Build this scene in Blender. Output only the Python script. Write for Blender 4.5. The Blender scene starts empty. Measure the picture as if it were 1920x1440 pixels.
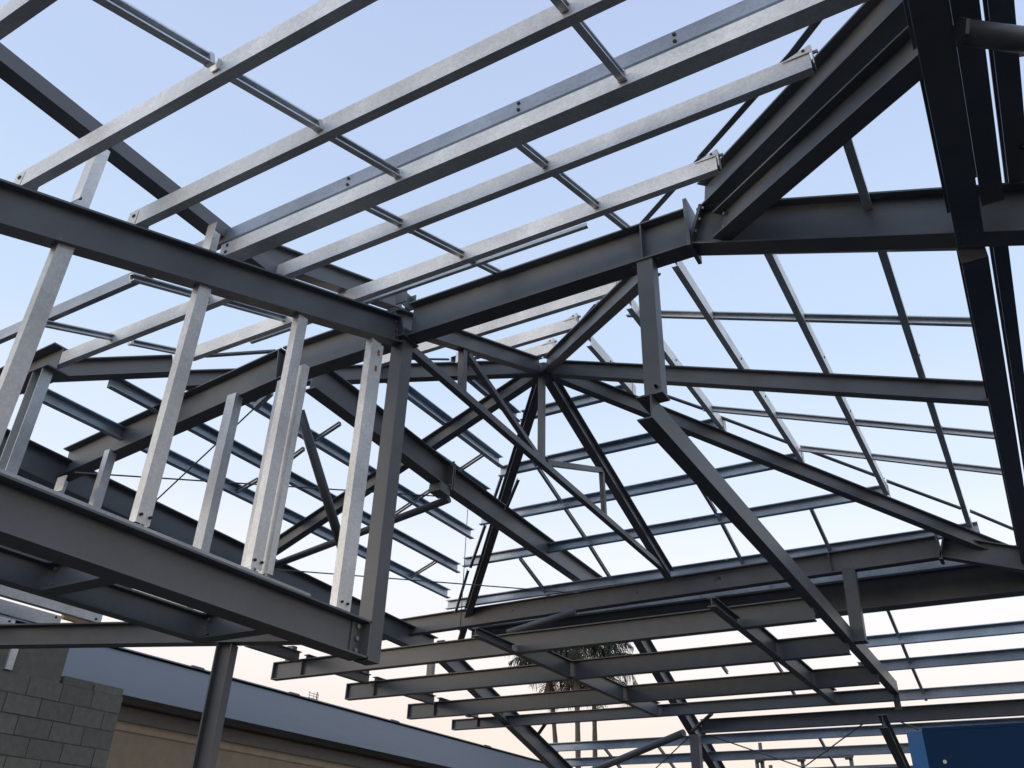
import bpy, bmesh, math, random
from mathutils import Vector, Matrix
random.seed(7)
sc = bpy.context.scene
# ---------------------------------------------------------------- camera
FPX, PITCH, ROLL, YAW = 1589.54, 0.538286, 0.0330126, 0.543291   # focal length in photo pixels, angles in radians
EYE = Vector((0, 0, 1.6))
_a = -YAW
FW = Vector((math.sin(_a)*math.cos(PITCH), math.cos(_a)*math.cos(PITCH), math.sin(PITCH)))
_r = Vector((math.cos(_a), -math.sin(_a), 0)); _u = _r.cross(FW)
RT = math.cos(ROLL)*_r + math.sin(ROLL)*_u
UP = -math.sin(ROLL)*_r + math.cos(ROLL)*_u
cd = bpy.data.cameras.new('camera'); cam = bpy.data.objects.new('camera', cd); sc.collection.objects.link(cam)
cd.sensor_fit = 'HORIZONTAL'; cd.sensor_width = 36; cd.lens = 36*FPX/1920; cd.clip_start = .05; cd.clip_end = 3000
cam.matrix_world = Matrix(((RT.x, UP.x, -FW.x, EYE.x), (RT.y, UP.y, -FW.y, EYE.y), (RT.z, UP.z, -FW.z, EYE.z), (0, 0, 0, 1)))
sc.camera = cam
# ---------------------------------------------------------------- sky, sun, exposure
SUN_EL, SUN_AZ = math.radians(5), math.radians(218)     # azimuth clockwise from +Y: low evening sun, behind and left of the camera
w = bpy.data.worlds.new('World'); sc.world = w; w.use_nodes = True
wt = w.node_tree; wn = wt.nodes; bg = wn['Background']; wl = wt.links.new
sky = wn.new('ShaderNodeTexSky'); sky.sky_type = 'NISHITA'; sky.sun_disc = False
sky.sun_elevation = SUN_EL; sky.sun_rotation = SUN_AZ; sky.altitude = 0; sky.air_density = 1.0; sky.dust_density = 1.5; sky.ozone_density = 2.0
# thin even evening haze over the clear sky: depends on elevation only, the same all the way round
tcw = wn.new('ShaderNodeTexCoord'); sx = wn.new('ShaderNodeSeparateXYZ'); wl(tcw.outputs['Generated'], sx.inputs[0])
asn = wn.new('ShaderNodeMath'); asn.operation = 'ARCSINE'; asn.use_clamp = False; wl(sx.outputs['Z'], asn.inputs[0])
dg = wn.new('ShaderNodeMapRange'); dg.inputs['From Max'].default_value = math.pi/2; wl(asn.outputs[0], dg.inputs['Value'])
rw = wn.new('ShaderNodeValToRGB'); wl(dg.outputs[0], rw.inputs[0]); cr = rw.color_ramp; cr.interpolation = 'EASE'
stops = ((0, (.92, .70, .60)), (8, (.97, .79, .70)), (13, (.97, .88, .84)), (18, (.89, .90, .95)), (24, (.73, .81, .94)), (33, (.58, .71, .91)), (46, (.52, .63, .87)), (60, (.47, .56, .81)), (90, (.41, .49, .74)))
while len(cr.elements) < len(stops): cr.elements.new(.5)
for e_, (d_, c_) in zip(cr.elements, stops): e_.position = d_/90; e_.color = c_+(1,)
gn = wn.new('ShaderNodeVectorMath'); gn.operation = 'SCALE'; gn.inputs['Scale'].default_value = 7.2; wl(rw.outputs[0], gn.inputs[0])
ns = wn.new('ShaderNodeVectorMath'); ns.operation = 'SCALE'; ns.inputs['Scale'].default_value = .45; wl(sky.outputs[0], ns.inputs[0])
hz = wn.new('ShaderNodeTexNoise'); hz.inputs['Scale'].default_value = 2.2; hz.inputs['Detail'].default_value = 3; wl(tcw.outputs['Generated'], hz.inputs['Vector'])
hm = wn.new('ShaderNodeMapRange'); hm.inputs['To Min'].default_value = .96; hm.inputs['To Max'].default_value = 1.04; wl(hz.outputs['Fac'], hm.inputs['Value'])
gh = wn.new('ShaderNodeVectorMath'); gh.operation = 'SCALE'; wl(gn.outputs[0], gh.inputs[0]); wl(hm.outputs[0], gh.inputs['Scale'])
ad = wn.new('ShaderNodeVectorMath'); ad.operation = 'ADD'; wl(gh.outputs[0], ad.inputs[0]); wl(ns.outputs[0], ad.inputs[1])
wl(ad.outputs[0], bg.inputs[0]); bg.inputs[1].default_value = .12
sd = bpy.data.lights.new('sun', 'SUN'); so = bpy.data.objects.new('sun', sd); sc.collection.objects.link(so)
sd.energy = .55; sd.angle = math.radians(25); sd.color = (1, .92, .80)
_sdir = Vector((math.sin(SUN_AZ)*math.cos(SUN_EL), math.cos(SUN_AZ)*math.cos(SUN_EL), math.sin(SUN_EL)))
so.rotation_euler = _sdir.to_track_quat('Z', 'Y').to_euler(); so.location = (0, -20, 20)
sc.view_settings.view_transform = 'Standard'; sc.view_settings.look = 'None'; sc.view_settings.exposure = .2; sc.view_settings.gamma = 1
sc.view_settings.use_curve_mapping = False

# ---------------------------------------------------------------- pixels to points
def ray(x, y): return ((x-960)*RT - (y-720)*UP + FPX*FW).normalized()
def onpl(x, y, n, d):
    v = ray(x, y); n = Vector(n); return EYE + v*(d/v.dot(n))
# heights below are metres above the eye (ground is at -1.6)
def XP(x, y, X): return onpl(x, y, (1, 0, 0), X)
def YP(x, y, Y): return onpl(x, y, (0, 1, 0), Y)
def ZP(x, y, Z): return onpl(x, y, (0, 0, 1), Z)
def W3(X, Y, Z): return Vector((X, Y, Z + 1.6))
K = .364                                   # roof slope, 20 degrees
HUB = XP(1020, 690, -4.35); HX, HY, HZ = HUB.x, HUB.y, HUB.z - 1.6
def TP(x, y, o=0): return onpl(x, y, (0, -K, 1), HZ+o-K*HY)      # roof face towards the camera
def RP(x, y, o=0): return onpl(x, y, (K, 0, 1), HZ+o+K*HX)       # right face
def BP(x, y, o=0): return onpl(x, y, (0, K, 1), HZ+o+K*HY)       # far face
def LP(x, y, o=0): return onpl(x, y, (-K, 0, 1), HZ+o-K*HX)      # left face
def tz(Y, o=.2): return HZ + o - K*(HY-Y)
def bz(Y, o=.2): return HZ + o - K*(Y-HY)
def rz(X, o=.2): return HZ + o - K*(X-HX)
def lz(X, o=.2): return HZ + o - K*(HX-X)
NT = Vector((0, -K, 1)).normalized(); NB = Vector((0, K, 1)).normalized()
NR = Vector((K, 0, 1)).normalized(); NL = Vector((-K, 0, 1)).normalized()
ZV = Vector((0, 0, 1)); XV = Vector((1, 0, 0)); YV = Vector((0, 1, 0))

# ---------------------------------------------------------------- materials
def mat(name, col, rough=.5, metal=0., var=.25, scale=6., bump=0., spec=.5, extra=None):
    m = bpy.data.materials.new(name); m.use_nodes = True
    nt = m.node_tree; N = nt.nodes; L = nt.links; b = N['Principled BSDF']
    b.inputs['Roughness'].default_value = rough; b.inputs['Metallic'].default_value = metal
    b.inputs['Specular IOR Level'].default_value = spec
    tc = N.new('ShaderNodeTexCoord'); no = N.new('ShaderNodeTexNoise'); no.inputs['Scale'].default_value = scale
    no.inputs['Detail'].default_value = 8; no.inputs['Roughness'].default_value = .65
    L.new(tc.outputs['Object'], no.inputs['Vector'])
    oi = N.new('ShaderNodeObjectInfo')
    rp = N.new('ShaderNodeValToRGB'); L.new(no.outputs['Fac'], rp.inputs[0])
    rp.color_ramp.elements[0].position = .25; rp.color_ramp.elements[1].position = .75
    rp.color_ramp.elements[0].color = tuple(c*(1-var) for c in col)+(1,); rp.color_ramp.elements[1].color = tuple(min(1, c*(1+var)) for c in col)+(1,)
    mu = N.new('ShaderNodeMix'); mu.data_type = 'RGBA'; mu.blend_type = 'MULTIPLY'; mu.inputs[0].default_value = 1
    mr = N.new('ShaderNodeMapRange'); mr.inputs['To Min'].default_value = .86; mr.inputs['To Max'].default_value = 1.12
    L.new(oi.outputs['Random'], mr.inputs['Value']); L.new(rp.outputs[0], mu.inputs[6]); L.new(mr.outputs[0], mu.inputs[7])
    L.new(mu.outputs[2], b.inputs['Base Color'])
    rr = N.new('ShaderNodeMapRange'); rr.inputs['To Min'].default_value = max(.05, rough-.12); rr.inputs['To Max'].default_value = min(1, rough+.12)
    L.new(no.outputs['Fac'], rr.inputs['Value']); L.new(rr.outputs[0], b.inputs['Roughness'])
    if bump:
        bp = N.new('ShaderNodeBump'); bp.inputs['Strength'].default_value = bump; bp.inputs['Distance'].default_value = .004
        n2 = N.new('ShaderNodeTexNoise'); n2.inputs['Scale'].default_value = scale*6; L.new(tc.outputs['Object'], n2.inputs['Vector'])
        L.new(n2.outputs['Fac'], bp.inputs['Height']); L.new(bp.outputs[0], b.inputs['Normal'])
    if extra: extra(nt, b, tc, mu)
    return m
def rust(nt, b, tc, mu):
    N, L = nt.nodes, nt.links
    n = N.new('ShaderNodeTexNoise'); n.inputs['Scale'].default_value = 3.2; n.inputs['Detail'].default_value = 10; n.inputs['Roughness'].default_value = .8
    L.new(tc.outputs['Object'], n.inputs['Vector'])
    r = N.new('ShaderNodeValToRGB'); r.color_ramp.elements[0].position = .60; r.color_ramp.elements[1].position = .64; L.new(n.outputs['Fac'], r.inputs[0])
    mx = N.new('ShaderNodeMix'); mx.data_type = 'RGBA'; L.new(r.outputs[0], mx.inputs[0]); L.new(mu.outputs[2], mx.inputs[6]); mx.inputs[7].default_value = (.06, .03, .018, 1)
    L.new(mx.outputs[2], b.inputs['Base Color'])
def scuffs(nt, b, tc, mu):
    N, L = nt.nodes, nt.links
    def thr(scale, lo, hi, dist=0):
        n = N.new('ShaderNodeTexNoise'); n.inputs['Scale'].default_value = scale; n.inputs['Detail'].default_value = 9; n.inputs['Roughness'].default_value = .72; n.inputs['Distortion'].default_value = dist
        L.new(tc.outputs['Object'], n.inputs['Vector']); r = N.new('ShaderNodeMapRange'); r.inputs['From Min'].default_value = lo; r.inputs['From Max'].default_value = hi; L.new(n.outputs['Fac'], r.inputs['Value']); return r.outputs[0]
    cur = mu.outputs[2]
    for f, c, k in ((thr(1.1, .45, .7), (.155, .165, .175, 1), .5), (thr(7, .63, .70, 1.5), (.17, .17, .165, 1), .5), (thr(4.5, .685, .72), (.075, .045, .03, 1), .8)):
        g_ = N.new('ShaderNodeMath'); g_.operation = 'MULTIPLY'; g_.inputs[1].default_value = k; L.new(f, g_.inputs[0])
        mx = N.new('ShaderNodeMix'); mx.data_type = 'RGBA'; L.new(g_.outputs[0], mx.inputs[0]); L.new(cur, mx.inputs[6]); mx.inputs[7].default_value = c; cur = mx.outputs[2]
    L.new(cur, b.inputs['Base Color'])
def spangle(nt, b, tc, mu):
    N, L = nt.nodes, nt.links
    v = N.new('ShaderNodeTexVoronoi'); v.inputs['Scale'].default_value = 60; L.new(tc.outputs['Object'], v.inputs['Vector'])
    bw = N.new('ShaderNodeRGBToBW'); L.new(v.outputs['Color'], bw.inputs[0])
    mr = N.new('ShaderNodeMapRange'); mr.inputs['To Min'].default_value = .86; mr.inputs['To Max'].default_value = 1.07; L.new(bw.outputs[0], mr.inputs['Value'])
    # long streaks and dull patches
    n = N.new('ShaderNodeTexNoise'); n.inputs['Scale'].default_value = 1.4; n.inputs['Detail'].default_value = 5; L.new(tc.outputs['Object'], n.inputs['Vector'])
    m2 = N.new('ShaderNodeMapRange'); m2.inputs['From Min'].default_value = .3; m2.inputs['From Max'].default_value = .7; m2.inputs['To Min'].default_value = .70; m2.inputs['To Max'].default_value = 1.12; L.new(n.outputs['Fac'], m2.inputs['Value'])
    k = N.new('ShaderNodeMath'); k.operation = 'MULTIPLY'; L.new(mr.outputs[0], k.inputs[0]); L.new(m2.outputs[0], k.inputs[1])
    mx = N.new('ShaderNodeMix'); mx.data_type = 'RGBA'; mx.blend_type = 'MULTIPLY'; mx.inputs[0].default_value = 1
    L.new(mu.outputs[2], mx.inputs[6]); L.new(k.outputs[0], mx.inputs[7]); L.new(mx.outputs[2], b.inputs['Base Color'])
M = {}
M['steel'] = mat('painted_steel', (.112, .126, .141), .44, 0, .14, 2.2, .06, extra=scuffs)
M['steel_rust'] = mat('painted_steel_rusty', (.135, .138, .145), .55, 0, .18, 2.5, .08, extra=rust)
M['galv'] = mat('galvanised_sheet', (.82, .84, .83), .42, .25, .08, 9, .03, extra=spangle)
M['galv_dull'] = mat('weathered_galvanised', (.60, .64, .68), .38, .5, .12, 5, .03, extra=spangle)
M['galv_grey'] = mat('blue_grey_galvanised', (.40, .44, .49), .42, .6, .12, 5, .03, extra=spangle)
M['galv_skylit'] = mat('skylit_galvanised', (.43, .51, .60), .40, .5, .12, 5, .03, extra=spangle)  # galvanised sheet with the blue skylight on open channel sides put into its colour
M['bolt'] = mat('zinc_bolt', (.30, .31, .32), .4, .6, .2, 30)
M['dark'] = mat('dark_hole', (.02, .02, .022), .7)
M['orange'] = mat('orange_marker_paint', (.55, .13, .05), .7, 0, .3, 40)
M['block'] = mat('concrete_block', (.215, .215, .195), .9, 0, .18, 14, .5, .2)
M['mortar'] = mat('mortar', (.145, .145, .135), .95, 0, .2, 20, .4, .2)
M['render'] = mat('beige_render', (.42, .35, .25), .85, 0, .12, 5, .2, .2)
M['roof'] = mat('coated_roof_sheet', (.088, .094, .104), .6, .0, .10, 1.2, .03, .2)
M['cap'] = mat('roof_capping', (.50, .53, .57), .45, 0, .1, 3)
M['fascia'] = mat('fascia_board', (.17, .155, .13), .7, 0, .15, 4)
M['gutter'] = mat('gutter_metal', (.06, .055, .05), .6, 0, .2, 6)
M['blue'] = mat('navy_paint', (.001, .030, .098), .55, 0, .10, 2, 0, .15)
M['blue2'] = mat('blue_paint', (.004, .12, .36), .5, 0, .10, 2)
M['ground'] = mat('site_ground', (.052, .05, .047), .95, 0, .25, .6, .4, .2)
M['frond'] = mat('palm_leaf', (.022, .03, .014), .6, 0, .4, 2)
M['frond_dry'] = mat('dry_palm_leaf', (.16, .11, .06), .8, 0, .4, 2)
M['trunk'] = mat('palm_trunk', (.12, .105, .09), .9, 0, .25, 4, .4)
M['timber'] = mat('raw_timber', (.40, .26, .13), .8, 0, .2, 8)

# ---------------------------------------------------------------- mesh helpers
def new_obj(name, verts, faces, m, parent=None, origin=None, smooth=False):
    me = bpy.data.meshes.new(name); o0 = Vector(origin) if origin is not None else Vector((0, 0, 0))
    me.from_pydata([tuple(Vector(v)-o0) for v in verts], [], faces)
    bm = bmesh.new(); bm.from_mesh(me); bmesh.ops.recalc_face_normals(bm, faces=bm.faces); bm.to_mesh(me); bm.free()
    if smooth:
        for pl in me.polygons: pl.use_smooth = len(pl.vertices) == 4
    me.materials.append(m)
    o = bpy.data.objects.new(name, me); sc.collection.objects.link(o)
    if parent is not None: o.parent = parent
    else: o.location = o0
    return o
def tag(o, label, cat, group=None, kind=None):
    if label: o['label'] = label
    if cat: o['category'] = cat
    if cat and not kind: kind = 'thing'
    if group: o['group'] = group
    if kind: o['kind'] = kind
    return o
def SI(d, b, tf=.014, tw=.010):
    h = d/2; c = b/2; w_ = tw/2
    return [(-c, -h), (c, -h), (c, -h+tf), (w_, -h+tf), (w_, h-tf), (c, h-tf), (c, h), (-c, h), (-c, h-tf), (-w_, h-tf), (-w_, -h+tf), (-c, -h+tf)]
def SC(d, b, lip=.018, t=.004):
    h = d/2
    return [(0, -h), (b, -h), (b, -h+lip), (b-t, -h+lip), (b-t, -h+t), (t, -h+t), (t, h-t), (b-t, h-t), (b-t, h-lip), (b, h-lip), (b, h), (0, h)]
def SU(d, b, t=.006):
    h = d/2
    return [(0, -h), (b, -h), (b, -h+t), (t, -h+t), (t, h-t), (b, h-t), (b, h), (0, h)]
def SL(d, b, t=.006): return [(0, 0), (b, 0), (b, t), (t, t), (t, d), (0, d)]
def SB(d, b): return [(-b/2, -d/2), (b/2, -d/2), (b/2, d/2), (-b/2, d/2)]
def SO(r, n=18): return [(r*math.cos(2*math.pi*i/n), r*math.sin(2*math.pi*i/n)) for i in range(n)]
def frame(a, b, up, side=None):
    d = (b-a).normalized(); u = up - d*up.dot(d)
    if u.length < 1e-4: u = YV - d*YV.dot(d)
    u.normalize(); s = d.cross(u)
    if side is not None and s.dot(side) < 0: s = -s
    return d, u, s
def extr(name, a, b, prof, m, up=ZV, side=None, off=(0, 0), parent=None, origin=None, cut=None):
    d, u, s = frame(a, b, up, side)
    n = len(prof); vs = []
    for e in (a, b):
        for (ps, pu) in prof: vs.append(e + s*(ps+off[0]) + u*(pu+off[1]))
    fs = [tuple(range(n)), tuple(range(2*n-1, n-1, -1))] + [(i, (i+1) % n, n+(i+1) % n, n+i) for i in range(n)]
    return new_obj(name, vs, fs, m, parent, origin if origin is not None else (a if parent is None else None), smooth=(n >= 14))
def ext(a, b, ea=0, eb=0):
    d = (b-a).normalized(); return a-d*ea, b+d*eb
class Mem:
    """a straight member with helpers for its parts"""
    def __init__(s, name, a, b, prof, m, label, cat, group=None, up=ZV, side=None, off=(0, 0)):
        s.a, s.b, s.prof, s.up, s.side, s.m = a.copy(), b.copy(), prof, up, side, m
        s.o = extr(name, a, b, prof, m, up, side, off); tag(s.o, label, cat, group)
        s.d, s.u, s.s = frame(a, b, up, side); s.off = off
        s.D = max(p[1] for p in prof)-min(p[1] for p in prof); s.B = max(p[0] for p in prof)-min(p[0] for p in prof)
        s.L = (b-a).length
    def P(s, t, ps=0, pu=0): return s.a + s.d*t + s.s*(ps+s.off[0]) + s.u*(pu+s.off[1])
    def box(s, name, t, l, s0, s1, u0, u1, m=None):
        c = [s.P(tt, ss, uu)-s.a for tt in (t-l/2, t+l/2) for ss in (s0, s1) for uu in (u0, u1)]
        f = [(0, 1, 3, 2), (4, 6, 7, 5), (0, 4, 5, 1), (2, 3, 7, 6), (0, 2, 6, 4), (1, 5, 7, 3)]
        return new_obj(name, c, f, m or s.m, parent=s.o)
    par = None
    def plate(s, t, th=.02, grow=.02, name='end_plate'):
        return s.box(name, t, th, -s.B/2-grow, s.B/2+grow, -s.D/2-grow, s.D/2+grow)
    def stiff(s, t, th=.012):
        for sg in (-1, 1): s.box('stiffener', t, th, sg*.006, sg*(s.B/2-.004), -s.D/2+.014, s.D/2-.014)
    def bolt(s, t, ps, pu, axis='s', r=.016, l=.03, m=None, par=None):
        c = s.P(t, ps, pu); ax = {'s': s.s, 'd': s.d, 'u': s.u, '-s': -s.s, '-d': -s.d, '-u': -s.u}[axis]
        x = extr('bolt', c, c+ax*l, SO(r, 6), m or M['bolt'], up=s.u if axis not in ('u', '-u') else s.d, parent=par or s.o)
        for v in x.data.vertices: v.co -= s.a
        return x
def ub(name, a, b, d, bw, label, cat='beam', group=None, m=None, **k): return Mem(name, a, b, SI(d, bw), m or M['steel'], label, cat, group, **k)

# ================================================================ setting
g = new_obj('ground', [(-900, -900, 0), (900, -900, 0), (900, 900, 0), (-900, 900, 0)], [(0, 1, 2, 3)], M['ground']); g['kind'] = 'structure'

# ================================================================ main frame of the pyramid roof
hub_group = 'rafters meeting at the roof peak'
DM, BM = .20, .115
def hipz(s, o=0): return HZ+o-K*s
def spoke(pxs, plane, label, name='rafter', e0=0, e1=0, d=DM, zo=0):
    a = HUB.copy(); b = plane(*pxs); a, b = ext(a, b, e0, e1); a.z += zo; b.z += zo
    m_ = ub(name, a, b, d, BM, label, 'rafter', hub_group); return m_
hipp = lambda x, y: onpl(x, y, (1, 1, 0), HX+HY)          # vertical plane through the far-left / near-right hips
hipq = lambda x, y: onpl(x, y, (1, -1, 0), HX-HY)         # vertical plane through the near-left / far-right hips
m1 = spoke((345, 713), hipq, 'dark steel hip rafter running level left from the peak, behind the upright studs', 'hip_rafter', -.12)
m2 = spoke((840, 631), lambda x, y: XP(x, y, -4.35), 'short dark rafter from the peak up-left to the long horizontal beam', e1=.9, e0=-.12)
m3 = spoke((1200, 520), hipp, 'dark steel hip rafter rising up-right from the peak to the post head', 'hip_rafter', -.12, .35)
m4 = spoke((1850, 738), RP, 'dark rafter running right from the peak to the right perimeter beam', e0=-.12, e1=.06)
m4.plate(m4.L-.02, .016, .005); 
for q in (-.05, .05): m4.bolt(m4.L-.12, -.006, q, '-s', .012, .02)
m5 = spoke((1700, 962), hipq, 'dark hip rafter descending from the peak to the far right corner', 'hip_rafter', -.12, 2.2)
m6 = spoke((1252, 1072), BP, 'dark rafter falling down-right from the peak to the middle of the rear beam', e0=-.12, e1=.1)
m7 = spoke((866, 1185), lambda x, y: BP(x, y, 0), 'dark hip rafter falling almost straight down from the peak to the rear left', 'hip_rafter', -.12, .1)
m8 = spoke((525, 1020), LP, 'dark rafter falling down-left from the peak across the sloping tie beam', e0=-.12, e1=.5)
pk = extr('peak_hub', HUB-ZV*.16, HUB+ZV*.03, SO(.09, 16), M['steel'], up=XV); tag(pk, 'dark steel hub at the peak where eight rafters meet', 'hub')

# cranked frame in front of the peak (plane Y = 5.2)
YC = 5.2; ZC = 4.61; DC = .385; BC = .17
XR = YP(1303, 435, YC).x; XL = YP(535, 690, YC).x
cb = ub('horizontal_beam', W3(-4.27, YC, ZC), W3(XR-.012, YC, ZC), DC, BC, 'deep dark beam rising right from the wall corner to the bolted splice plate')
cpl = cb.plate(cb.L-.010, .03, .05, 'splice_plate')
tst = -1.90-(-4.27); cb.stiff(tst)
for q in (-.17, -.06, .06, .17):
    for sg in (-1, 1): cb.bolt(cb.L-.024, sg*.06, q, '-d', .014, .022, par=cpl)
db = ub('sloping_beam', W3(XR+.013, YC, ZC), W3(2.6, YC, ZC-.349*(2.6-XR)), DC, BC, 'deep dark beam sloping gently right from the splice plate past the overhead beams')
dpl = db.plate(.012, .024, -.004, 'splice_plate')
for q in (-.17, -.06, .06, .17):
    for sg in (-1, 1): db.bolt(.024, sg*.06, q, 'd', .014, .022, par=dpl)
eb1 = ub('horizontal_beam', W3(-4.43, YC, ZC), W3(XL, YC, ZC-.01), DC, BC, 'dark beam short level length running left behind the studs to the bend')
eb1.stiff(eb1.L-.06)
el = YP(124, 872, YC)
eb2 = ub('sloping_beam', W3(XL-.003, YC, ZC-.012), el, DC, BC, 'long dark beam sloping down left from the bend to the deep eave beam')
eb2.stiff(.04)
# splice at the bend, twin hip beams going up to the right
XK = .35
def hip3(s, z): return Vector((HX+s, HY-s, HZ+1.6-K*s+z))
lo = ub('hip_rafter', YP(1352, 425, YC-.09)+Vector((0, 0, .0)), ext(YP(1352, 425, YC-.09), YP(1722, 92, 3.62), 0, .10)[1], .235, .15, 'lower of two parallel dark hip beams at the upper right, bolted to the sloping beam', 'rafter', 'twin hip beams')
for q in (-.05, .06): lo.bolt(.10, .006, q, 's', .014, .03)
for q in (-.05, .06): lo.bolt(.10, -.006, q, '-s', .014, .03); lo.bolt(lo.L-.10, -.006, q, '-s', .016, .03)
hi = ub('hip_rafter', YP(1322, 372, YC), YP(1716, -30, 3.45), .25, .15, 'upper of two parallel dark hip beams at the upper right, carrying purlin ends', 'rafter', 'twin hip beams')

# side wall: plane X = -4.35
XW = -4.35
def wz(Y): return 4.205+.365*(Y-4.33)
wr = ub('wall_rafter', W3(XW, .4, wz(.4)), W3(XW, 5.10, wz(5.10)), .27, .13, 'dark sloping beam across the upper left, over the tall galvanised studs')
for q in (-.08, 0, .08): wr.bolt(wr.L-.05, .006, q, 's', .013, .02)
wr.plate(wr.L-.008, .016, .0)
lb = ub('wall_beam', W3(XW, .3, 1.606), W3(XW, 5.085, 1.606), .28, .19, 'big dark horizontal beam under the tall galvanised studs at left')
lb.plate(lb.L-.009, .018, .0)
lcp = lb.box('cleat_plate', lb.L-.07, .13, .005, .017, -.125, .125)
for q in (-.09, 0, .09): lb.bolt(lb.L-.075, .017, q, 's', .019, .018, par=lcp)

tk = Mem('stud_track', W3(XW+.02, .3, 1.749), W3(XW+.02, 4.42, 1.749), SU(.075, .032), M['galv_grey'], 'thin galvanised track strip along the top of the big left beam', 'track', up=XV, side=ZV)
co = Mem('corner_column', W3(XW, 5.185, 1.465), W3(XW, 5.185, 4.41), SB(.15, .135), M['steel'], 'dark hanging steel column at the corner, beside the galvanised stud with orange marks', 'column', up=YV)
co.box('cap_plate', co.L-.005, .016, -.10, .10, -.12, .12)
ct = ub('column_stub', W3(XW-.02, 5.185, 4.83), W3(XW-.02, 5.185, 5.0), .16, .12, 'short dark steel stub standing on top of the corner column', 'stub', up=YV)
# studs
def stud(top, bot, d, b, label, m='galv', X=XW, flip=1, group='tall galvanised wall studs', extend=0, name='wall_stud', lipside=True):
    a = XP(*top, X); c = XP(*bot, X); y = (a.y+c.y)/2
    a = Vector((X, y, a.z)); c = Vector((X, y, c.z-extend))
    r = Mem(name, c, a, SC(d, b, .02, .004), M[m], label, 'stud', group, up=YV, side=XV*flip, off=(-b/2*1, 0)); return r
s1 = stud((128, 462), (-60, 900), .10, .06, 'leftmost tall galvanised stud crossing the picture edge', flip=-1)
s2 = stud((379, 537), (262, 985), .10, .065, 'second tall galvanised stud from the left, bolted at its foot', flip=-1)
s3 = stud((562, 594), (476, 1068), .10, .065, 'third tall galvanised stud, paired with a narrower one', flip=-1)
s3b = stud((569, 688), (497, 1078), .055, .085, 'narrow galvanised stud fixed to the right side of the third stud', flip=-1)
s4 = stud((705, 645), (635, 1143), .16, .07, 'galvanised stud with orange paint marks beside the dark corner column', flip=-1)
for s_ in (s2, s3, s4):
    for q in (-.03, .035): s_.bolt(.05, s_.off[0]*-1+.038 if False else -.002, q, '-s', .011, .012, M['dark'])
for z_, q in ((s4.L-.10, .02), (s4.L-.27, .01)): s4.box('paint_mark', z_, .05, -.006, -.001, q-.012, q+.012, M['orange'])
# horizontal beam above the wall and its posts
ra, rb = ext(XP(0, 113, -4.64), XP(425, 447, -4.64), 1.2, .72)
r0 = Mem('upper_beam', ra, rb, SB(.12, .13), M['steel'], 'dark level beam crossing behind the purlins at the upper left', 'beam')
def post(top, bot, X, w1, w2, label, m='galv_dull', name='stub_post', group=None):
    a = XP(*top, X); c = XP(*bot, X); y = (a.y+c.y)/2
    return Mem(name, Vector((X, y, c.z)), Vector((X, y, a.z)), SL(w1, w2, .005), M[m], label, 'post', group, up=YV, side=XV, off=(-w2/2, -w1/2))
q1 = post((198, 268), (158, 388), -4.53, .12, .09, 'short galvanised angle post between the upper left beams', 'galv', group='short galvanised angle posts'); q1.bolt(.03, .05, .02, 's', .013, .012, M['dark'])
q2 = post((412, 430), (393, 478), -4.53, .12, .09, 'tiny galvanised angle post just left of the double purlin end', 'galv', group='short galvanised angle posts')
q2.bolt(.03, .05, .02, 's', .013, .012, M['dark']); q2.bolt(.14, .05, .02, 's', .013, .012, M['dark'])
mp = Mem('purlin_rafter', XP(492, 474, -4.64), XP(752, 567, -4.64), SI(.20, .12), M['steel'], 'short dark rafter between upper left beam end and the corner column head', 'rafter'); mp.stiff(mp.L*.80)
gp = mp.box('gusset_plate', .10, .40, .012, .026, -.24, -.02)
for t_ in (.16, .26): mp.bolt(t_, .026, -.17, 's', .02, .03, par=gp)

# ================================================================ purlins
PD, PB = .145, .06
def purlin(name, a, b, n, upslope, label, group, m='galv', d=PD, bw=PB, cat='purlin', lip=.02):
    return Mem(name, a, b, SC(d, bw, lip), M[m], label, cat, group, up=ZV, side=upslope)
UT = Vector((0, 1, K)).normalized(); UB_ = Vector((0, -1, K)).normalized(); UR = Vector((-1, 0, K)).normalized(); UL = Vector((1, 0, K)).normalized()
def ptop(px, X0, X1, label, **k):
    Y = TP(*px, .2).y; o = .2
    return purlin('roof_purlin', W3(X0, Y, tz(Y, o)), W3(X1, Y, tz(Y, o)), NT, UT, label, 'purlins of the roof face above the camera', **k)
def wedge(t_):
    # folded triangular end tab turned up at the hip
    L_ = t_.L; pts = [(L_-.16, -.004, .052), (L_+.012, -.004, .052), (L_+.012, -.004, .115), (L_-.16, -.010, .052), (L_+.012, -.010, .052), (L_+.012, -.010, .115)]
    new_obj('hip_cleat', [t_.P(*q)-t_.a for q in pts], [(0, 1, 2), (5, 4, 3), (0, 3, 4, 1), (1, 4, 5, 2), (2, 5, 3, 0)], M['galv'], t_.o)
    t_.box('hip_cleat', L_+.016, .006, -.01, .05, -.05, .11, M['galv']); t_.bolt(L_-.03, -.011, .08, '-s', .010, .006, M['dark']); t_.bolt(L_+.02, .02, .07, 'd', .012, .03)
tp0 = ptop((30, 6), -4.6, 1.6, 'galvanised purlin cutting the top left corner of the picture')
tp1 = ptop((340, 165), -4.6, 1.6, 'galvanised purlin second from the top left corner')
tp2 = ptop((640, 220), -4.58, 1.4, 'galvanised purlin third from the top left corner, above the double purlin')
for t_ in (tp1, tp2): t_.bolt(.06, -.001, .02, '-s', .014, .006, M['dark']); t_.box('cleat', .10, .008, .0, .10, -.20, .05, M['steel'])
Y3 = TP(640, 374, .2).y
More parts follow.
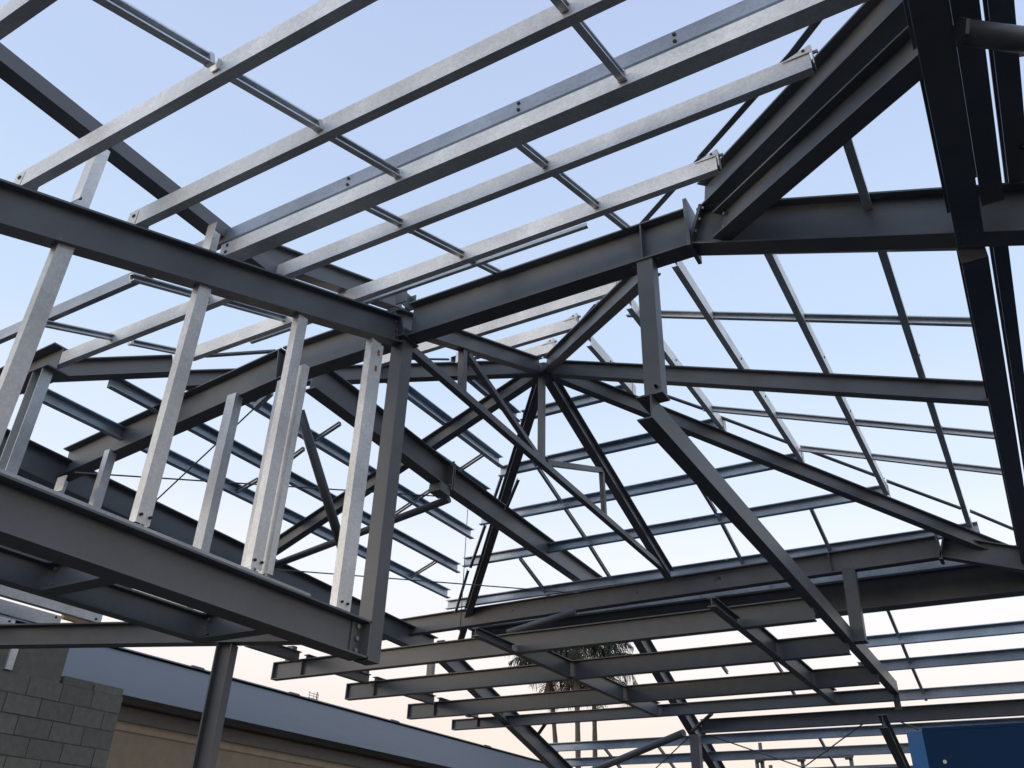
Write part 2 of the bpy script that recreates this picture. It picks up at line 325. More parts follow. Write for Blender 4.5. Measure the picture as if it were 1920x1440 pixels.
tp3 = Mem('roof_purlin', W3(-4.56, Y3, tz(Y3, .2)), W3(.30, Y3, tz(Y3, .2)), SC(.13, .115, .02), M['galv'], 'wide galvanised purlin with a dark underside below the blue grey plate', 'purlin', 'purlins of the roof face above the camera', up=ZV, side=YV)
for q in (-.03, .035): tp3.bolt(.07, -.001, q, '-s', .013, .006, M['dark'])
zz = YP(640, 347, Y3+.02); z2 = YP(1280, 64, Y3+.02)
zk = (zz.z+z2.z)/2
tp3b = Mem('edge_plate', Vector((-8.4, Y3+.02, zk)), Vector((.45, Y3+.02, zk)), SC(.125, .05, .016), M['galv_grey'], 'blue grey channel plate running along the top of the double purlin', 'purlin', 'purlins of the roof face above the camera', up=ZV, side=YV)
for xx in (-5.6, -3.35, -1.95, -.9):
    for q in (-.03, .03): tp3b.bolt(xx+8.4, -.001, q, '-s', .012, .008, M['dark'])
tp4 = ptop((1030, 306), -7.75, HX+(HY-3.85)-.02, 'galvanised purlin just below the double purlin, ending at the twin hip beams')
tp5 = ptop((1000, 428), -6.62, HX+(HY-4.68)-.02, 'galvanised purlin ending at the lower part of the twin hip beams')
tp6 = ptop((1010, 580), -5.8, -2.66, 'galvanised purlin seen just below the long horizontal beam')
tp7 = ptop((1010, 624), -5.1, -3.47, 'short galvanised purlin second above the peak')
tp8 = ptop((1015, 655), -4.75, -4.1, 'tiny galvanised purlin right above the peak')
for t_ in (tp4, tp5, tp6, tp7, tp8):
    wedge(t_)
YR = lambda X: (HY-(X-HX), HY+(X-HX))
def pr(X, label, y0=None, y1=None):
    a, b = YR(X); a = a+.42 if y0 is None else y0; b = b-.03 if y1 is None else y1
    r = purlin('roof_purlin', W3(X, a, rz(X)), W3(X, b, rz(X)), NR, UR, label, 'purlins of the right roof face')
    r.box('hip_cleat', r.L-.03, .1, -.01, -.003, -.1, .06, M['galv'])
    for f_ in (.42, .62): r.bolt(r.L*f_, -.001, .01, '-s', .013, .006, M['dark'])
    return r
rp0 = pr(-3.48, 'short galvanised purlin immediately right of the peak')
rp1 = pr(RP(1270, 680, .2).x, 'galvanised purlin passing behind the hanging post')
rp2 = pr(RP(1400, 690, .2).x, 'galvanised purlin just right of the hanging post')
rp3 = pr(RP(1550, 680, .2).x, 'long dark galvanised purlin in the middle of the right roof face')
rp4 = pr(RP(1740, 720, .2).x, 'rightmost long purlin, beside the overhead perimeter beam')
def pb(px, label, x0=None, x1=None):
    Y = BP(*px, .2).y; s = Y-HY; x0 = HX-s+.06 if x0 is None else x0; x1 = HX+s-.04 if x1 is None else x1
    r = purlin('roof_purlin', W3(x0, Y, bz(Y)), W3(x1, Y, bz(Y)), NB, UB_, label, 'purlins of the far roof face', m='galv_skylit', d=.15, bw=.075, lip=.012)
    for f_ in (.25, .6): r.bolt(r.L*f_, .082, .05, 's', .012, .008)
    return r
fp0 = pb((1070, 760), 'short steel blue purlin nearest below the peak on the far roof face')
fp1 = pb((1105, 850), 'steel blue far purlin second below the peak')
fp2 = pb((1110, 937), 'steel blue far purlin third below the peak')
fp3 = pb((1060, 1024), 'steel blue far purlin fourth below the peak')
fp4 = pb((1050, 1105), 'lowest steel blue far purlin, just above the rear beam')
def plf(px, label, y0=None, y1=None):
    X = LP(*px, .2).x; s = HX-X; y0 = HY-s+.05 if y0 is None else y0; y1 = HY+s-.06 if y1 is None else y1
    r = purlin('roof_purlin', W3(X, y0, lz(X)), W3(X, y1, lz(X)), NL, UL, label, 'purlins of the left roof face', m='galv_skylit', d=.15, bw=.075, lip=.012)
    for f_ in (.3, .7): r.bolt(r.L*f_, .082, .05, 's', .012, .008)
    return r
lp0 = plf((935, 756), 'short steel blue purlin nearest left of the peak')
lp1 = plf((835, 792), 'steel blue left purlin crossing behind the thin truss members')
lp2 = plf((885, 908), 'steel blue left purlin mostly hidden by the sloping tie beam')
lp3 = plf((556, 806), 'steel blue left purlin passing behind the dark corner column')
lp4 = plf((420, 832), 'steel blue left purlin behind the second and third studs')
lp5 = plf((410, 905), 'lowest steel blue left purlin above the deep eave beam')

# bridging bars between purlins
def bridge(a, b, n, label, d=.055, bw=.045, m='galv_dull', cat='bridging bar', group=None, side=None):
    return Mem('bridging_bar', a, b, SC(d, bw, .01, .004), M[m], label, cat, group, up=n, side=side)
def brt(p, q, label, e0=0, e1=0):
    a, b = TP(*p, .2), TP(*q, .2); x = (a.x+b.x)/2; a.x = b.x = x; a, b = ext(a, b, e0, e1)
    r = bridge(a, b, NT, label, group='bridging bars over the near roof face', side=XV); return r
bt = [brt((285, 55), (388, 118), 'left bridging bar above the second purlin', .6, 0), brt((397, 125), (592, 240), 'left bridging bar between second and third purlins'),
      brt((600, 246), (742, 330), 'left bridging bar between third purlin and double purlin'), brt((697, 393), (753, 424), 'left bridging bar between double purlin and the purlin below', .14),
      brt((765, 430), (872, 483), 'left bridging bar below the double purlin, second length'), brt((880, 487), (960, 528), 'left bridging bar ending at the long horizontal beam'),
      brt((1062, 30), (1160, 148), 'right bridging bar above the double purlin', .5, 0), brt((968, 272), (1028, 318), 'right bridging bar under the double purlin', .14),
      brt((1036, 324), (1120, 392), 'right bridging bar between the two long lower purlins'), brt((1126, 396), (1192, 444), 'right bridging bar ending at the beam stiffener'),
      brt((270, 530), (393, 562), 'slotted bridging bar at left between edge plate and purlin', .14), brt((408, 566), (550, 603), 'bridging bar behind the second and third studs'),
      brt((95, 607), (222, 640), 'slotted bridging bar at far left between studs', .14), brt((240, 642), (368, 668), 'bridging bar at left below the slotted one')]
for i, r in enumerate(bt): i in (10, 12) or r.box('end_cleat', .012, .03, -.004, .05, -.03, .03, M['galv_dull']); r.box('end_cleat', r.L-.012, .03, -.004, .05, -.03, .03, M['galv_dull'])
Mem('loose_strip', TP(468, 642, .15), TP(1100, 423, .15), SL(.035, .035, .006), M['galv'], 'long thin galvanised strip just below the lower purlin', 'strip', up=ZV, side=YV)
def brr(Y, X0, X1, label):
    return bridge(W3(X0, Y, rz(X0)), W3(X1, Y, rz(X1)), NR, label, d=.07, group='bridging bars across the right roof face', side=-YV)
rows = [(RP(1560, 468, .2).y, RP(1300, 475, .2).x, 'bridging row just under the sloping beam at right'), (RP(1500, 598, .2).y, RP(1180, 592, .2).x, 'bridging row starting behind the hanging post'),
        (RP(1600, 793, .2).y, RP(1325, 772, .2).x, 'bridging row below the level right rafter'), (RP(1700, 865, .2).y, RP(1500, 842, .2).x, 'lowest bridging row across the right purlins')]
for Y, X0, lab in rows: brr(Y, X0, .33, lab)
def brb(p, q, label, pl=BP, n=NB, o=.2, grp='bridging bars on the far roof face'): return bridge(pl(*p, o), pl(*q, o), n, label, d=.05, group=grp)
for p, q, lab in (((985, 845), (1050, 942), 'far bridging bar left of the truss chord, upper'), ((1055, 950), (1097, 1012), 'far bridging bar left of the truss chord, middle'), ((1100, 1018), (1143, 1086), 'far bridging bar left of the truss chord, lower'),
                  ((973, 1047), (1028, 1120), 'far bridging bar at the left end near the hip'), ((1302, 900), (1340, 962), 'far bridging bar behind the long diagonal beam, upper'), ((1342, 965), (1391, 1058), 'far bridging bar behind the long diagonal beam, lower'), ((1518, 955), (1555, 1036), 'far bridging bar at the right below the hip rafter')): brb(p, q, lab)
for p, q, lab in (((852, 890), (912, 850), 'left face bridging bar next to the tie beam splice'), ((722, 978), (812, 918), 'left face bridging bar right of the corner column, upper'), ((772, 1082), (824, 1050), 'left face bridging bar right of the corner column, lower'),
                  ((596, 824), (640, 795), 'left face bridging bar right of the third stud, upper'), ((546, 862), (572, 842), 'left face bridging bar right of the third stud, lower'), ((448, 922), (486, 900), 'left face bridging bar left of the third stud')):
    r = brb(p, q, lab, LP, NL, .2, 'bridging bars on the left roof face'); r.bolt(.0, .02, 0, '-d', .03, .03)
# hip strips
def strip(p, q, pl, label, w_=.05, up=ZV): return Mem('hip_strip', pl(*p), pl(*q), SL(w_, w_, .006), M['steel'], label, 'angle strip', 'dark angle strips along the hips', up=up)
hp = lambda o: (lambda x, y: onpl(x, y, (1, 1, 0), HX+HY-o)); hq = lambda o: (lambda x, y: onpl(x, y, (1, -1, 0), HX-HY+o))
strip((1205, 425), (1322, 296), hp(.1), 'dark angle strip beside the twin hip beams, lower length')
strip((1318, 298), (1490, 105), hp(.1), 'dark angle strip beside the twin hip beams, middle length')
strip((1488, 108), (1580, -10), hp(.1), 'dark angle strip beside the twin hip beams, top length')
strip((1058, 645), (1122, 572), hp(-.2), 'dark angle strip above the rising hip rafter near the peak')
strip((1250, 746), (1330, 774), hq(.1), 'dark angle strip over the far right hip, first length')
strip((1338, 781), (1490, 838), hq(.1), 'dark angle strip over the far right hip, second length')
strip((1500, 842), (1655, 900), hq(.1), 'dark angle strip over the far right hip, third length')
strip((1662, 905), (1800, 956), hq(.1), 'dark angle strip over the far right hip, fourth length')
strip((1818, 961), (1918, 1003), hq(.1), 'dark angle strip over the far right hip, last length')
strip((385, 671), (518, 662), hq(-.1), 'dark angle strip above the level left hip rafter')
strip((757, 675), (842, 676), hq(-.1), 'loose strip above the level left hip rafter, right of the column', .03)
strip((940, 890), (924, 938), hp(-.1), 'dark angle strip left of the falling hip rafter, upper', .04)
strip((908, 985), (880, 1065), hp(-.1), 'dark angle strip left of the falling hip rafter, middle', .04)
strip((876, 1070), (852, 1150), hp(-.1), 'dark angle strip left of the falling hip rafter, lower', .04)
strip((970, 900), (946, 958), hp(.1), 'dark angle strip right of the falling hip rafter', .035)

# ================================================================ right perimeter beams, pipe
ZK = 3.81
k1 = ub('perimeter_beam', W3(.348, 2.2, ZK+.02), W3(.348, 5.08, ZK-.0), .30, .16, 'massive dark overhead beam at the upper right, in front of the sloping beam')
k1b = ub('perimeter_beam', W3(.355, 5.32, ZK), W3(.355, 12.3, ZK+.06), .24, .16, 'long dark beam down the right edge behind the sloping beam'); k1b.plate(.01, .016, 0)
k2 = ub('perimeter_beam', W3(.535, 2.2, ZK+.26), W3(.535, 5.08, ZK+.24), .26, .13, 'second dark overhead beam close beside the massive one at upper right')
k2b = ub('perimeter_beam', W3(.535, 5.32, ZK+.14), W3(.535, 12.3, ZK+.14), .2, .09, 'thinner dark beam close right of the long right edge beam')
ka, kb = ZP(1872, 20, 4.15), ZP(1893, 200, 4.15)
k3 = Mem('perimeter_beam', W3(ka.x, 2.2, 4.15), W3(kb.x, 5.7, 4.15), SI(.16, .12), M['steel'], 'outermost dark overhead beam, crossed by the round pipe', 'beam')
k3.bolt(2.6, .03, -.09, '-u', .014, .012, M['dark'])
pa = ZP(1803, 60, 3.76); pz = ZP(1990, 84, 3.76)
pp = Mem('round_pipe', pa, pz, SO(.064, 24), M['steel'], 'thick dark round pipe at the upper right edge', 'pipe')
pp.bolt(-.02, 0, 0, 'd', .075, .02, M['steel']); pp.o.children[0].name = 'end_cap'
gb = Mem('galvanised_rail', ZP(1893, 104, 4.5), ZP(1990, 88, 4.5), SC(.06, .05, .01), M['galv_dull'], 'small galvanised rail at the right edge below the pipe', 'rail')

# ================================================================ hanging post and long level beam
pt = Mem('hanging_post', W3(-1.885, YC-.01, 3.16), W3(-1.885, YC-.01, ZC-DC/2-.003), SB(.12, .135), M['steel'], 'dark square post hanging from the long horizontal beam', 'post', up=YV)
pt.box('base_plate', -.005, .012, -.08, .08, -.075, .075)
for q in (-.05, .05): pt.bolt(.05, -.03, -.061, '-u', .013, .02); pt.bolt(pt.L-.005, q*2.1, -.02, 'd', .016, .03)
sa = ZP(1232, 775, 3.06); sa.y = 5.12
s1b = Mem('suspended_beam', W3(-1.95, 5.1, 3.05), W3(-1.95, 15.75, 3.05), SU(.20, .12, .012), M['steel'], 'long dark diagonal channel from the hanging post to the lower right grid', 'beam', side=-XV, off=(-.06, 0))
s1b.box('bracket', s1b.L-.03, .02, .0, .10, -.35, .02)
B = []
for (l, lz_, r_, px, lab) in ((507, 0, -2.0, (1000, 1220), 'suspended beam with the rusty rear beam above it, top of the grid'), (650, 0, -2.0, (1150, 1262), 'second suspended grid beam from the top'), (768, 0, -2.0, (1200, 1302), 'third suspended grid beam from the top'), (848, 0, -1.9, (1260, 1334), 'lowest suspended grid beam, the shortest on the left')):
    pass
ZB = 2.93
for i, (pl_, pr_, lab) in enumerate((((507, 1257), (1530, 1146), 'topmost of four level grid beams hanging at lower centre'), ((650, 1297), (1592, 1208), 'second from top of the four level grid beams'),
                                  ((768, 1335), (1646, 1264), 'third from top of the four level grid beams'), ((848, 1359), (1676, 1303), 'lowest of the four level grid beams'))):
    a, b = ZP(*pl_, ZB), ZP(*pr_, ZB); y = (a.y+b.y)/2; a.y = b.y = y
    dd = .27 if i < 3 else .20
    m_ = ub('grid_beam', a, b, dd, .13, lab, group='level grid beams hanging at lower centre'); B.append(m_)
    m_.box('end_plate', .008, .016, -.065, .065, -dd/2, dd/2)
    for q in (-.08, -.03, .03, .08): m_.bolt(.06, -.006, q*dd/.27, '-s', .014, .012, M['galv'])  # pale discs added in place of open bolt holes with bright sky behind
    m_.stiff(.62)
gy = [b_.a.y for b_ in B]
def grid_strut(X, y0, y1, lab, d=.15, z=ZB+.02): return ub('grid_strut', W3(X, y0, z), W3(X, y1, z), d, .10, lab, 'strut', 'struts tying the level grid beams')
k_ = 0
for X, nm in ((-2.88, 'right'), (-6.03, 'middle')):
    ys = [9.2]+gy
    for j in range(4):
        grid_strut(X, ys[j]+.07, ys[j+1]-.07, '%s grid strut, %s bay from the top' % (nm, ('first', 'second', 'third', 'fourth')[j]), .25 if j else .11, ZB if j else ZB-.075)
ys = [9.0]+gy
for j in range(4):
    grid_strut(-9.95, ys[j]+.08, ys[j+1]-.08, 'flat dark left grid strut, %s bay from the top' % ('first', 'second', 'third', 'fourth')[j], .16, ZB+.16)
for (px, y, lab, z1) in (((545, 1232), gy[0], 'dark hanger plate on the topmost grid beam near its left end', 3.3), ((682, 1275), gy[1], 'dark hanger plate on the second grid beam near its left end', 3.45), ((803, 1318), gy[2], 'dark hanger post on the third grid beam near its left end', 3.95), ((880, 1345), gy[3], 'small hanger stub on the lowest grid beam near its left end', 3.15)):
    p_ = YP(*px, y); Mem('hanger_post', W3(p_.x, y, ZB+.137), W3(p_.x, y, z1), SB(.10, .13), M['steel'], lab, 'hanger', 'hangers of the level grid', up=YV)

# ================================================================ rear frame
YF = 12.2; ZF = bz(YF, 0)
XFR = YP(1766, 1030, YF).x
_fa, _fb = ext(YP(700, 1186, YF), YP(1764, 1026, YF), .6, -.01); ZF = _fb.z-1.6
fb = ub('rear_beam', _fa, _fb, .30, .15, 'long rear beam with rust marks, just above the level grid beams', m=M['steel_rust'])
fpl = fb.plate(fb.L-.01, .03, .05, 'splice_plate'); fb.stiff(fb.L-1.42)
for q in (-.13, -.05, .05, .13): fb.bolt(fb.L-.025, -.05, q, '-d', .018, .025, par=fpl)
fb2 = ub('rear_beam', W3(XFR+.012, YF, ZF), W3(2.2, YF, ZF-.352*(2.2-XFR)), .30, .15, 'rear beam sloping down right from its splice to the right edge')
fpl2 = fb2.plate(.008, .02, .05, 'splice_plate')
for q in (-.13, -.05, .05, .13): fb2.bolt(.018, -.05, q, 'd', .018, .025, par=fpl2)
bk = ub('eave_beam', W3(-8.5, 12.95, 3.80), W3(2.5, 12.95, 3.80), .44, .26, 'very deep dark eave beam behind the rear beam')
bg_ = Mem('gutter_channel', W3(-8.4, 12.66, 4.06), W3(.9, 12.66, 4.06), SC(.17, .10, .02), M['galv'], 'pale galvanised channel showing between rear beam and deep eave beam', 'channel', side=YV)
for xx in (1.5, 3.0, 4.3, 5.4, 6.6): bg_.box('joint_strap', xx, .05, -.006, .0, -.09, .09, M['galv_dull'])
hpst = Mem('rear_hanger', YP(1612, 1205, YF), YP(1592, 1068, YF), SB(.15, .17), M['steel'], 'dark square post hanging from the rear beam beside the diagonal channel', 'post', up=YV)
hpst.box('base_plate', .01, .02, -.10, .12, -.09, .09)

# sloping tie beam along the left and its falling end
XG = -6.05
ga, gb1, gb2 = XP(586, 704, XG), XP(838, 896, XG), XP(1140, 1112, XG)
t1 = ub('tie_beam', ga, gb1-(gb1-ga).normalized()*.012, .36, .17, 'deep dark tie beam from the third stud down-right to its splice plate'); t1p = t1.plate(t1.L-.012, .024, .03, 'splice_plate')
for q in (-.15, .15): t1.bolt(t1.L-.024, .09, q, '-d', .02, .03, par=t1p); t1.bolt(t1.L-.024, -.09, q, '-d', .02, .03, par=t1p)
t1.box('pipe_bracket', t1.L-.12, .22, -.09, .09, -.30, -.185)
t2 = ub('tie_beam', gb1+(gb2-gb1).normalized()*.012, gb2, .33, .16, 'deep dark tie beam from the splice plate down-right to the rear beam'); t2.plate(.012, .024, .03, 'splice_plate')
g3 = XP(1345, 1440, XG)
t3 = ub('falling_rafter', ext(XP(1172, 1148, XG), g3, .35, 1.2)[0], ext(XP(1172, 1148, XG), g3, 0, 1.2)[1], .33, .16, 'dark rafter falling steeply behind the grid beams at lower centre')
t3.stiff(3.4); t3.stiff(.9)
XE = -9.3
h1 = ub('deep_eave_beam', XP(-90, 795, XE), XP(812, 1215, XE), .36, .2, 'deep dark eave beam behind the studs on the left')
h3 = ub('falling_rafter', XP(822, 1216, XE), ext(XP(880, 1280, XE), XP(1050, 1440, XE), 0, 1.5)[1], .34, .17, 'dark rafter falling steeply left of the palm'); h3.stiff(2.4); h3.stiff(1.2)
# round braces and rods
def tube(a, b, r, label, m='steel', name='round_brace', cat='brace', group=None): return Mem(name, a, b, SO(r, 18), M[m], label, cat, group)
tube(XP(562, 770, -6.45), XP(642, 1030, -6.45), .055, 'dark round brace leaning between third stud and column', group='round tube braces')
tube(XP(508, 1062, -9.1), XP(842, 936, XG), .05, 'dark round brace rising right to the tie beam splice', group='round tube braces')
tube(YP(952, 1186, 11.5), YP(1078, 1147, 11.5), .05, 'dark round brace beneath the rear beam left of centre', group='round tube braces')
tube(YP(1105, 1448, 18.0), XP(1282, 1374, XG), .07, 'dark round brace rising right at the bottom centre', group='round tube braces')
def rod(a, b, label, r=.009, m='steel'): return tube(a, b, r, label, m, 'tie_rod', 'rod', 'thin tie rods')
rd = rod(LP(517, 728, -.15), LP(280, 950, -.15), 'thin tie rod sloping down left behind the second stud'); rd.box('turnbuckle', .22, .28, -.03, .03, -.03, .03, M['galv_dull'])
rod(LP(140, 886, -.3), LP(815, 930, -.3), 'thin nearly level tie rod behind the studs to the tie splice')
rod(LP(520, 1068, -.35), BP(1085, 1112, -.35), 'thin nearly level tie rod behind the corner column to the rear beam')
rod(XP(877, 955, -7.2), XP(862, 1195, -7.2), 'thin cord hanging straight down left of the falling hip', .006)

# truss under the near and far rafters (plane X = -4.35)
def tr(p, q, label, s_=.06, e0=0, e1=0, dx=0):
    a, b = ext(XP(*p, XW+dx), XP(*q, XW+dx), e0, e1); return Mem('truss_bar', a, b, SB(s_, s_), M['steel'], label, 'truss bar', 'slim square bars of the truss under the peak', up=XV)
tr((766, 652), (1252, 1074), 'long slim truss chord from the column head to the rear beam', .075)
tr((868, 652), (866, 738), 'short slim truss upright left of the peak', .07, 0, 0)
tr((876, 664), (1012, 862), 'slim truss diagonal falling right toward the peak post', .06)
tr((1016, 708), (1015, 864), 'slim truss post straight below the peak', .07)
tr((1024, 868), (1128, 882), 'slim truss strut running right from the foot of the peak post', .065)
tr((1128, 884), (1133, 968), 'short slim truss upright right of the peak', .06)

# ================================================================ left: outer hip, second rafter, studs under the sloping beam
ob = ub('outer_hip', hipq(100, 695), hipq(324, 686), .22, .13, 'dark hip beam stub at far left with a pale end cleat', 'rafter')
ob.box('end_cleat', ob.L+.004, .008, -.06, .06, -.1, .09, M['galv']); ob.box('web_cleat', ob.L-.06, .10, -.02, -.008, -.09, .08, M['galv'])
YE = 3.75
e2 = ub('cut_beam', W3(-9.6, YE, YP(113, 668, YE).z-1.6-.14), YP(113, 672, YE), .27, .20, 'cut dark I beam end on a capped post at far left', m=M['steel'])
ep = YP(98, 700, YE); zt = ep.z
e2p = Mem('capped_post', Vector((ep.x-.02, YE-.06, 2.2)), Vector((ep.x-.02, YE-.06, zt-.02)), SU(.16, .11, .008), M['galv_dull'], 'galvanised post with a cap plate under the cut I beam at far left', 'post', up=XV, side=-YV, off=(-.04, 0))
e2p.box('cap_plate', e2p.L+.008, .014, -.12, .12, -.15, .15, M['steel'])
for px, pb_, wd, lab in (((205, 842), (163, 958), .09, 'shortest stud under the sloping beam, at far left'), ((436, 738), (366, 1034), .13, 'tall dull stud under the sloping beam, between second and third studs'), ((527, 712), (462, 1075), .14, 'brown grey stud tucked left of the third tall stud'), ((68, 905), (60, 925), .05, 'tiny stud foot on the eave beam at far left')):
    a, b = YP(*px, YC-.12), YP(*pb_, YC-.12); x = (a.x+b.x)/2
    r = Mem('short_stud', Vector((x, YC-.12, b.z-.42)), Vector((x, YC-.12, a.z)), SC(wd, .10, .02, .005), M['galv_dull'], lab, 'stud', 'dull studs under the sloping beam', up=XV, side=YV)
br_ = XP(105, 905, -8.6); Mem('foot_bracket', br_-ZV*.12, br_+ZV*.06, SL(.16, .12, .01), M['galv_dull'], 'small galvanised angle bracket at the foot of the sloping beam', 'bracket', up=XV)

# ================================================================ lower left floor framing
X2 = -5.2
l2 = ub('floor_beam', W3(X2, .6, 1.60), W3(X2, 4.42, 1.60), .19, .11, 'dark beam below and behind the big left beam', group='lower left floor beams')
tk2 = Mem('stud_track', W3(X2+.02, .6, 1.70), W3(X2+.02, 3.6, 1.70), SU(.07, .014), M['galv_dull'], 'pale track strip on the lower left beam behind the big one', 'track', up=XV, side=ZV)
for (y, lab) in ((3.02, 'short dark cross beam joining the two left beams, nearer'), (4.28, 'short dark cross beam joining the two left beams, at the post')):
    c_ = ub('cross_beam', W3(X2+.06, y, 1.60), W3(XW-.08, y, 1.60), .19, .12, lab, group='lower left floor beams')
    for q in (-.05, .05): c_.bolt(.03, -.006, q, '-s', .013, .02); c_.bolt(.03, .006, q, 's', .013, .02)
for px, lab in (((42, 1040), 'galvanised stud foot left of the first cross beam'), ((135, 1062), 'galvanised stud foot beside the first cross beam'), ((345, 1132), 'galvanised stud foot beside the second cross beam')):
    p_ = ZP(*px, 1.78); Mem('short_stud', p_-ZV*.08, p_+ZV*.22, SC(.09, .06, .015), M['galv'], lab, 'stud', 'galvanised stud feet on the lower beam', up=XV, side=YV)
la, lbm = ZP(-40, 1194, 1.95), ZP(600, 1184, 1.95)
lt = ub('lintel_beam', la, lbm, .20, .15, 'dark lintel beam on the lone post above the block wall')
pcA = ZP(431, 1188, 1.95)
pc = Mem('support_post', Vector((pcA.x, pcA.y, 0)), Vector((pcA.x, pcA.y, pcA.z-.105)), SI(.15, .13, .012, .012), M['steel'], 'lone dark support post standing in front of the beige wall', 'post', up=(lbm-la).normalized())
pc.box('base_plate', .01, .02, -.12, .12, -.14, .14)
for (p, q, lab) in (((-30, 1085), (192, 1157), 'upper galvanised rafter end with bolt holes above the lintel'), ((-30, 1120), (113, 1167), 'middle galvanised rafter end with bolt holes above the lintel'), ((-40, 1150), (26, 1174), 'lowest galvanised rafter end at the left edge above the lintel')):
    a, b = ZP(*p, 2.15), ZP(*q, 2.15); x = b.x; a = Vector((x, a.y-.6, a.z)); r = Mem('galvanised_rafter', a, b, SC(.12, .07, .015), M['galv_dull'], lab, 'rafter', 'galvanised rafter ends above the lintel', side=-XV)
    for q_ in (-.035, .035): r.bolt(r.L-.06, -.001, q_, '-s', .012, .006, M['dark'])
tb = Mem('timber_batten', ZP(118, 1153, 2.5), ZP(172, 1169, 2.5), SB(.08, .05), M['timber'], 'brown timber batten behind the galvanised rafter ends', 'timber')

# ================================================================ block wall
XB = -9.4
endp = XP(231, 1307, XB); yend = endp.y; ztop = endp.z
bw_ = tag(new_obj('block_wall', *(lambda x0, x1, y0, y1, z0, z1: ([(x0, y0, z0), (x1, y0, z0), (x1, y1, z0), (x0, y1, z0), (x0, y0, z1), (x1, y0, z1), (x1, y1, z1), (x0, y1, z1)], [(0, 1, 2, 3), (4, 5, 6, 7), (0, 1, 5, 4), (1, 2, 6, 5), (2, 3, 7, 6), (3, 0, 4, 7)]))(XB-.18, XB-.006, yend-6.5, yend-.004, 0, ztop-.01), M['mortar'], origin=(XB, yend, 0)), 'grey concrete block wall at the lower left corner', 'wall')
def boxv(x0, x1, y0, y1, z0, z1): return [(x0, y0, z0), (x1, y0, z0), (x1, y1, z0), (x0, y1, z0), (x0, y0, z1), (x1, y0, z1), (x1, y1, z1), (x0, y1, z1)], [(0, 1, 2, 3), (4, 5, 6, 7), (0, 1, 5, 4), (1, 2, 6, 5), (2, 3, 7, 6), (3, 0, 4, 7)]
def boxo(name, x0, x1, y0, y1, z0, z1, m, parent=None, org=None):
    v, f = boxv(x0, x1, y0, y1, z0, z1)
    if parent is not None: v = [tuple(Vector(q)-parent.location) for q in v]
    return new_obj(name, v, f, m, parent, org)
CH = .20; nco = int(ztop/CH)
for c in range(nco+1):
    z1 = ztop-c*CH; z0 = z1-CH+.012
    if z0 < 0: break
    offy = .2 if c % 2 else 0
    y = yend
    j = 0
    while y > yend-5.4:
        L_ = .39 if not (j == 0 and offy) else .19
        jit = random.uniform(-.004, .004)
        boxo('block', XB-.19, XB+.002+jit, y-L_, y, z0, z1-.0, M['block'], bw_); y -= L_+.012; j += 1
for y0, y1 in ((yend-.80, yend-.42), (yend-.40, yend-.01)): boxo('capping_block', XB-.18, XB-.01, y0, y1, ztop+.004, ztop+.09, M['block'], bw_)
up_ = boxo('upper_block_panel', XB-.19, XB-.02, yend-5.4, yend-.84, ztop+.004, ztop+.40, M['block'], None, (XB, yend-2, ztop)); tag(up_, 'smooth grey block panel on top of the block wall at left', 'wall')
boxo('conduit_box', XB-.02, XB+.02, yend-1.52, yend-1.44, ztop+.02, ztop+.34, M['galv_dull'], up_)

# ================================================================ neighbouring building
XN = -11.6
ea = XP(232, 1318, XN); eb_ = XP(700, 1440, XN); zev = ea.z; 
nb = bpy.data.objects.new('neighbour_building', None); sc.collection.objects.link(nb); nb.location = (XN, 14, 0); tag(nb, 'neighbouring house with blue grey roof and beige wall behind the block wall', 'building')
YN0, YN1 = ea.y-5.5, 44
def nbx(name, *a, m): return boxo(name, *a, m, nb)
nbx('wall', XN-8, XN-.05, YN0, YN1-.5, 0, zev-.10, m=M['render'])
nbx('wall_band', XN-.055, XN-.035, YN0, YN1-.5, zev-.36, zev-.24, m=M['render'])
nbx('fascia', XN-.03, XN, YN0-.15, YN1, zev-.24, zev+.03, m=M['fascia'])
gt = extr('gutter', Vector((XN+.055, YN0-.15, zev+.03)), Vector((XN+.055, YN1, zev+.03)), [(-.055, .05), (-.055, -.05), (-.03, -.065), (.03, -.065), (.055, -.04), (.055, .045), (.063, .05), (.063, .056), (.045, .056), (.045, -.035), (.028, -.055), (-.028, -.055), (-.045, -.045), (-.045, .05)], M['gutter'], parent=nb)
for v in gt.data.vertices: v.co -= nb.location
XRD = XN-4.2
r1_ = XP(500, 1292, XRD); zrd = r1_.z
yr0 = YN0+3.0
def nbm(name, vs, fs, m): return new_obj(name, [tuple(Vector(v)-nb.location) for v in vs], fs, m, nb)
nbm('roof', [(XN+.02, YN0-.15, zev+.05), (XN+.02, YN1, zev+.05), (XRD, YN1, zrd), (XRD, yr0, zrd), (XRD-4.2, YN0-.15, zev+.05), (XRD-4.2, YN1, zev+.05)], [(0, 1, 2, 3), (0, 3, 4), (3, 2, 5, 4)], M['roof'])
hipa = Vector((XN+.02, YN0-.15, zev+.075)); hipb = Vector((XRD, yr0, zrd+.03))
o_ = extr('hip_cap', hipa, hipb, [(-.14, -.03), (.14, -.03), (0, .03)], M['cap'], parent=nb)
for v in o_.data.vertices: v.co -= nb.location
o_ = extr('ridge_cap', hipb, Vector((XRD, YN1, zrd+.03)), [(-.14, -.03), (.14, -.03), (0, .03)], M['roof'], parent=nb)
for v in o_.data.vertices: v.co -= nb.location
for px in ((372, 1242), (550, 1306), (738, 1368), (912, 1432)):
    p_ = XP(*px, XRD); o_ = extr('ridge_vent', Vector((XRD, p_.y-.15, zrd+.03)), Vector((XRD, p_.y+.15, zrd+.03)), [(-.10, 0), (.10, 0), (.03, .05), (-.03, .05)], M['roof'], parent=nb)
    for v in o_.data.vertices: v.co -= nb.location
ap = XP(592, 1320, XRD-.6)
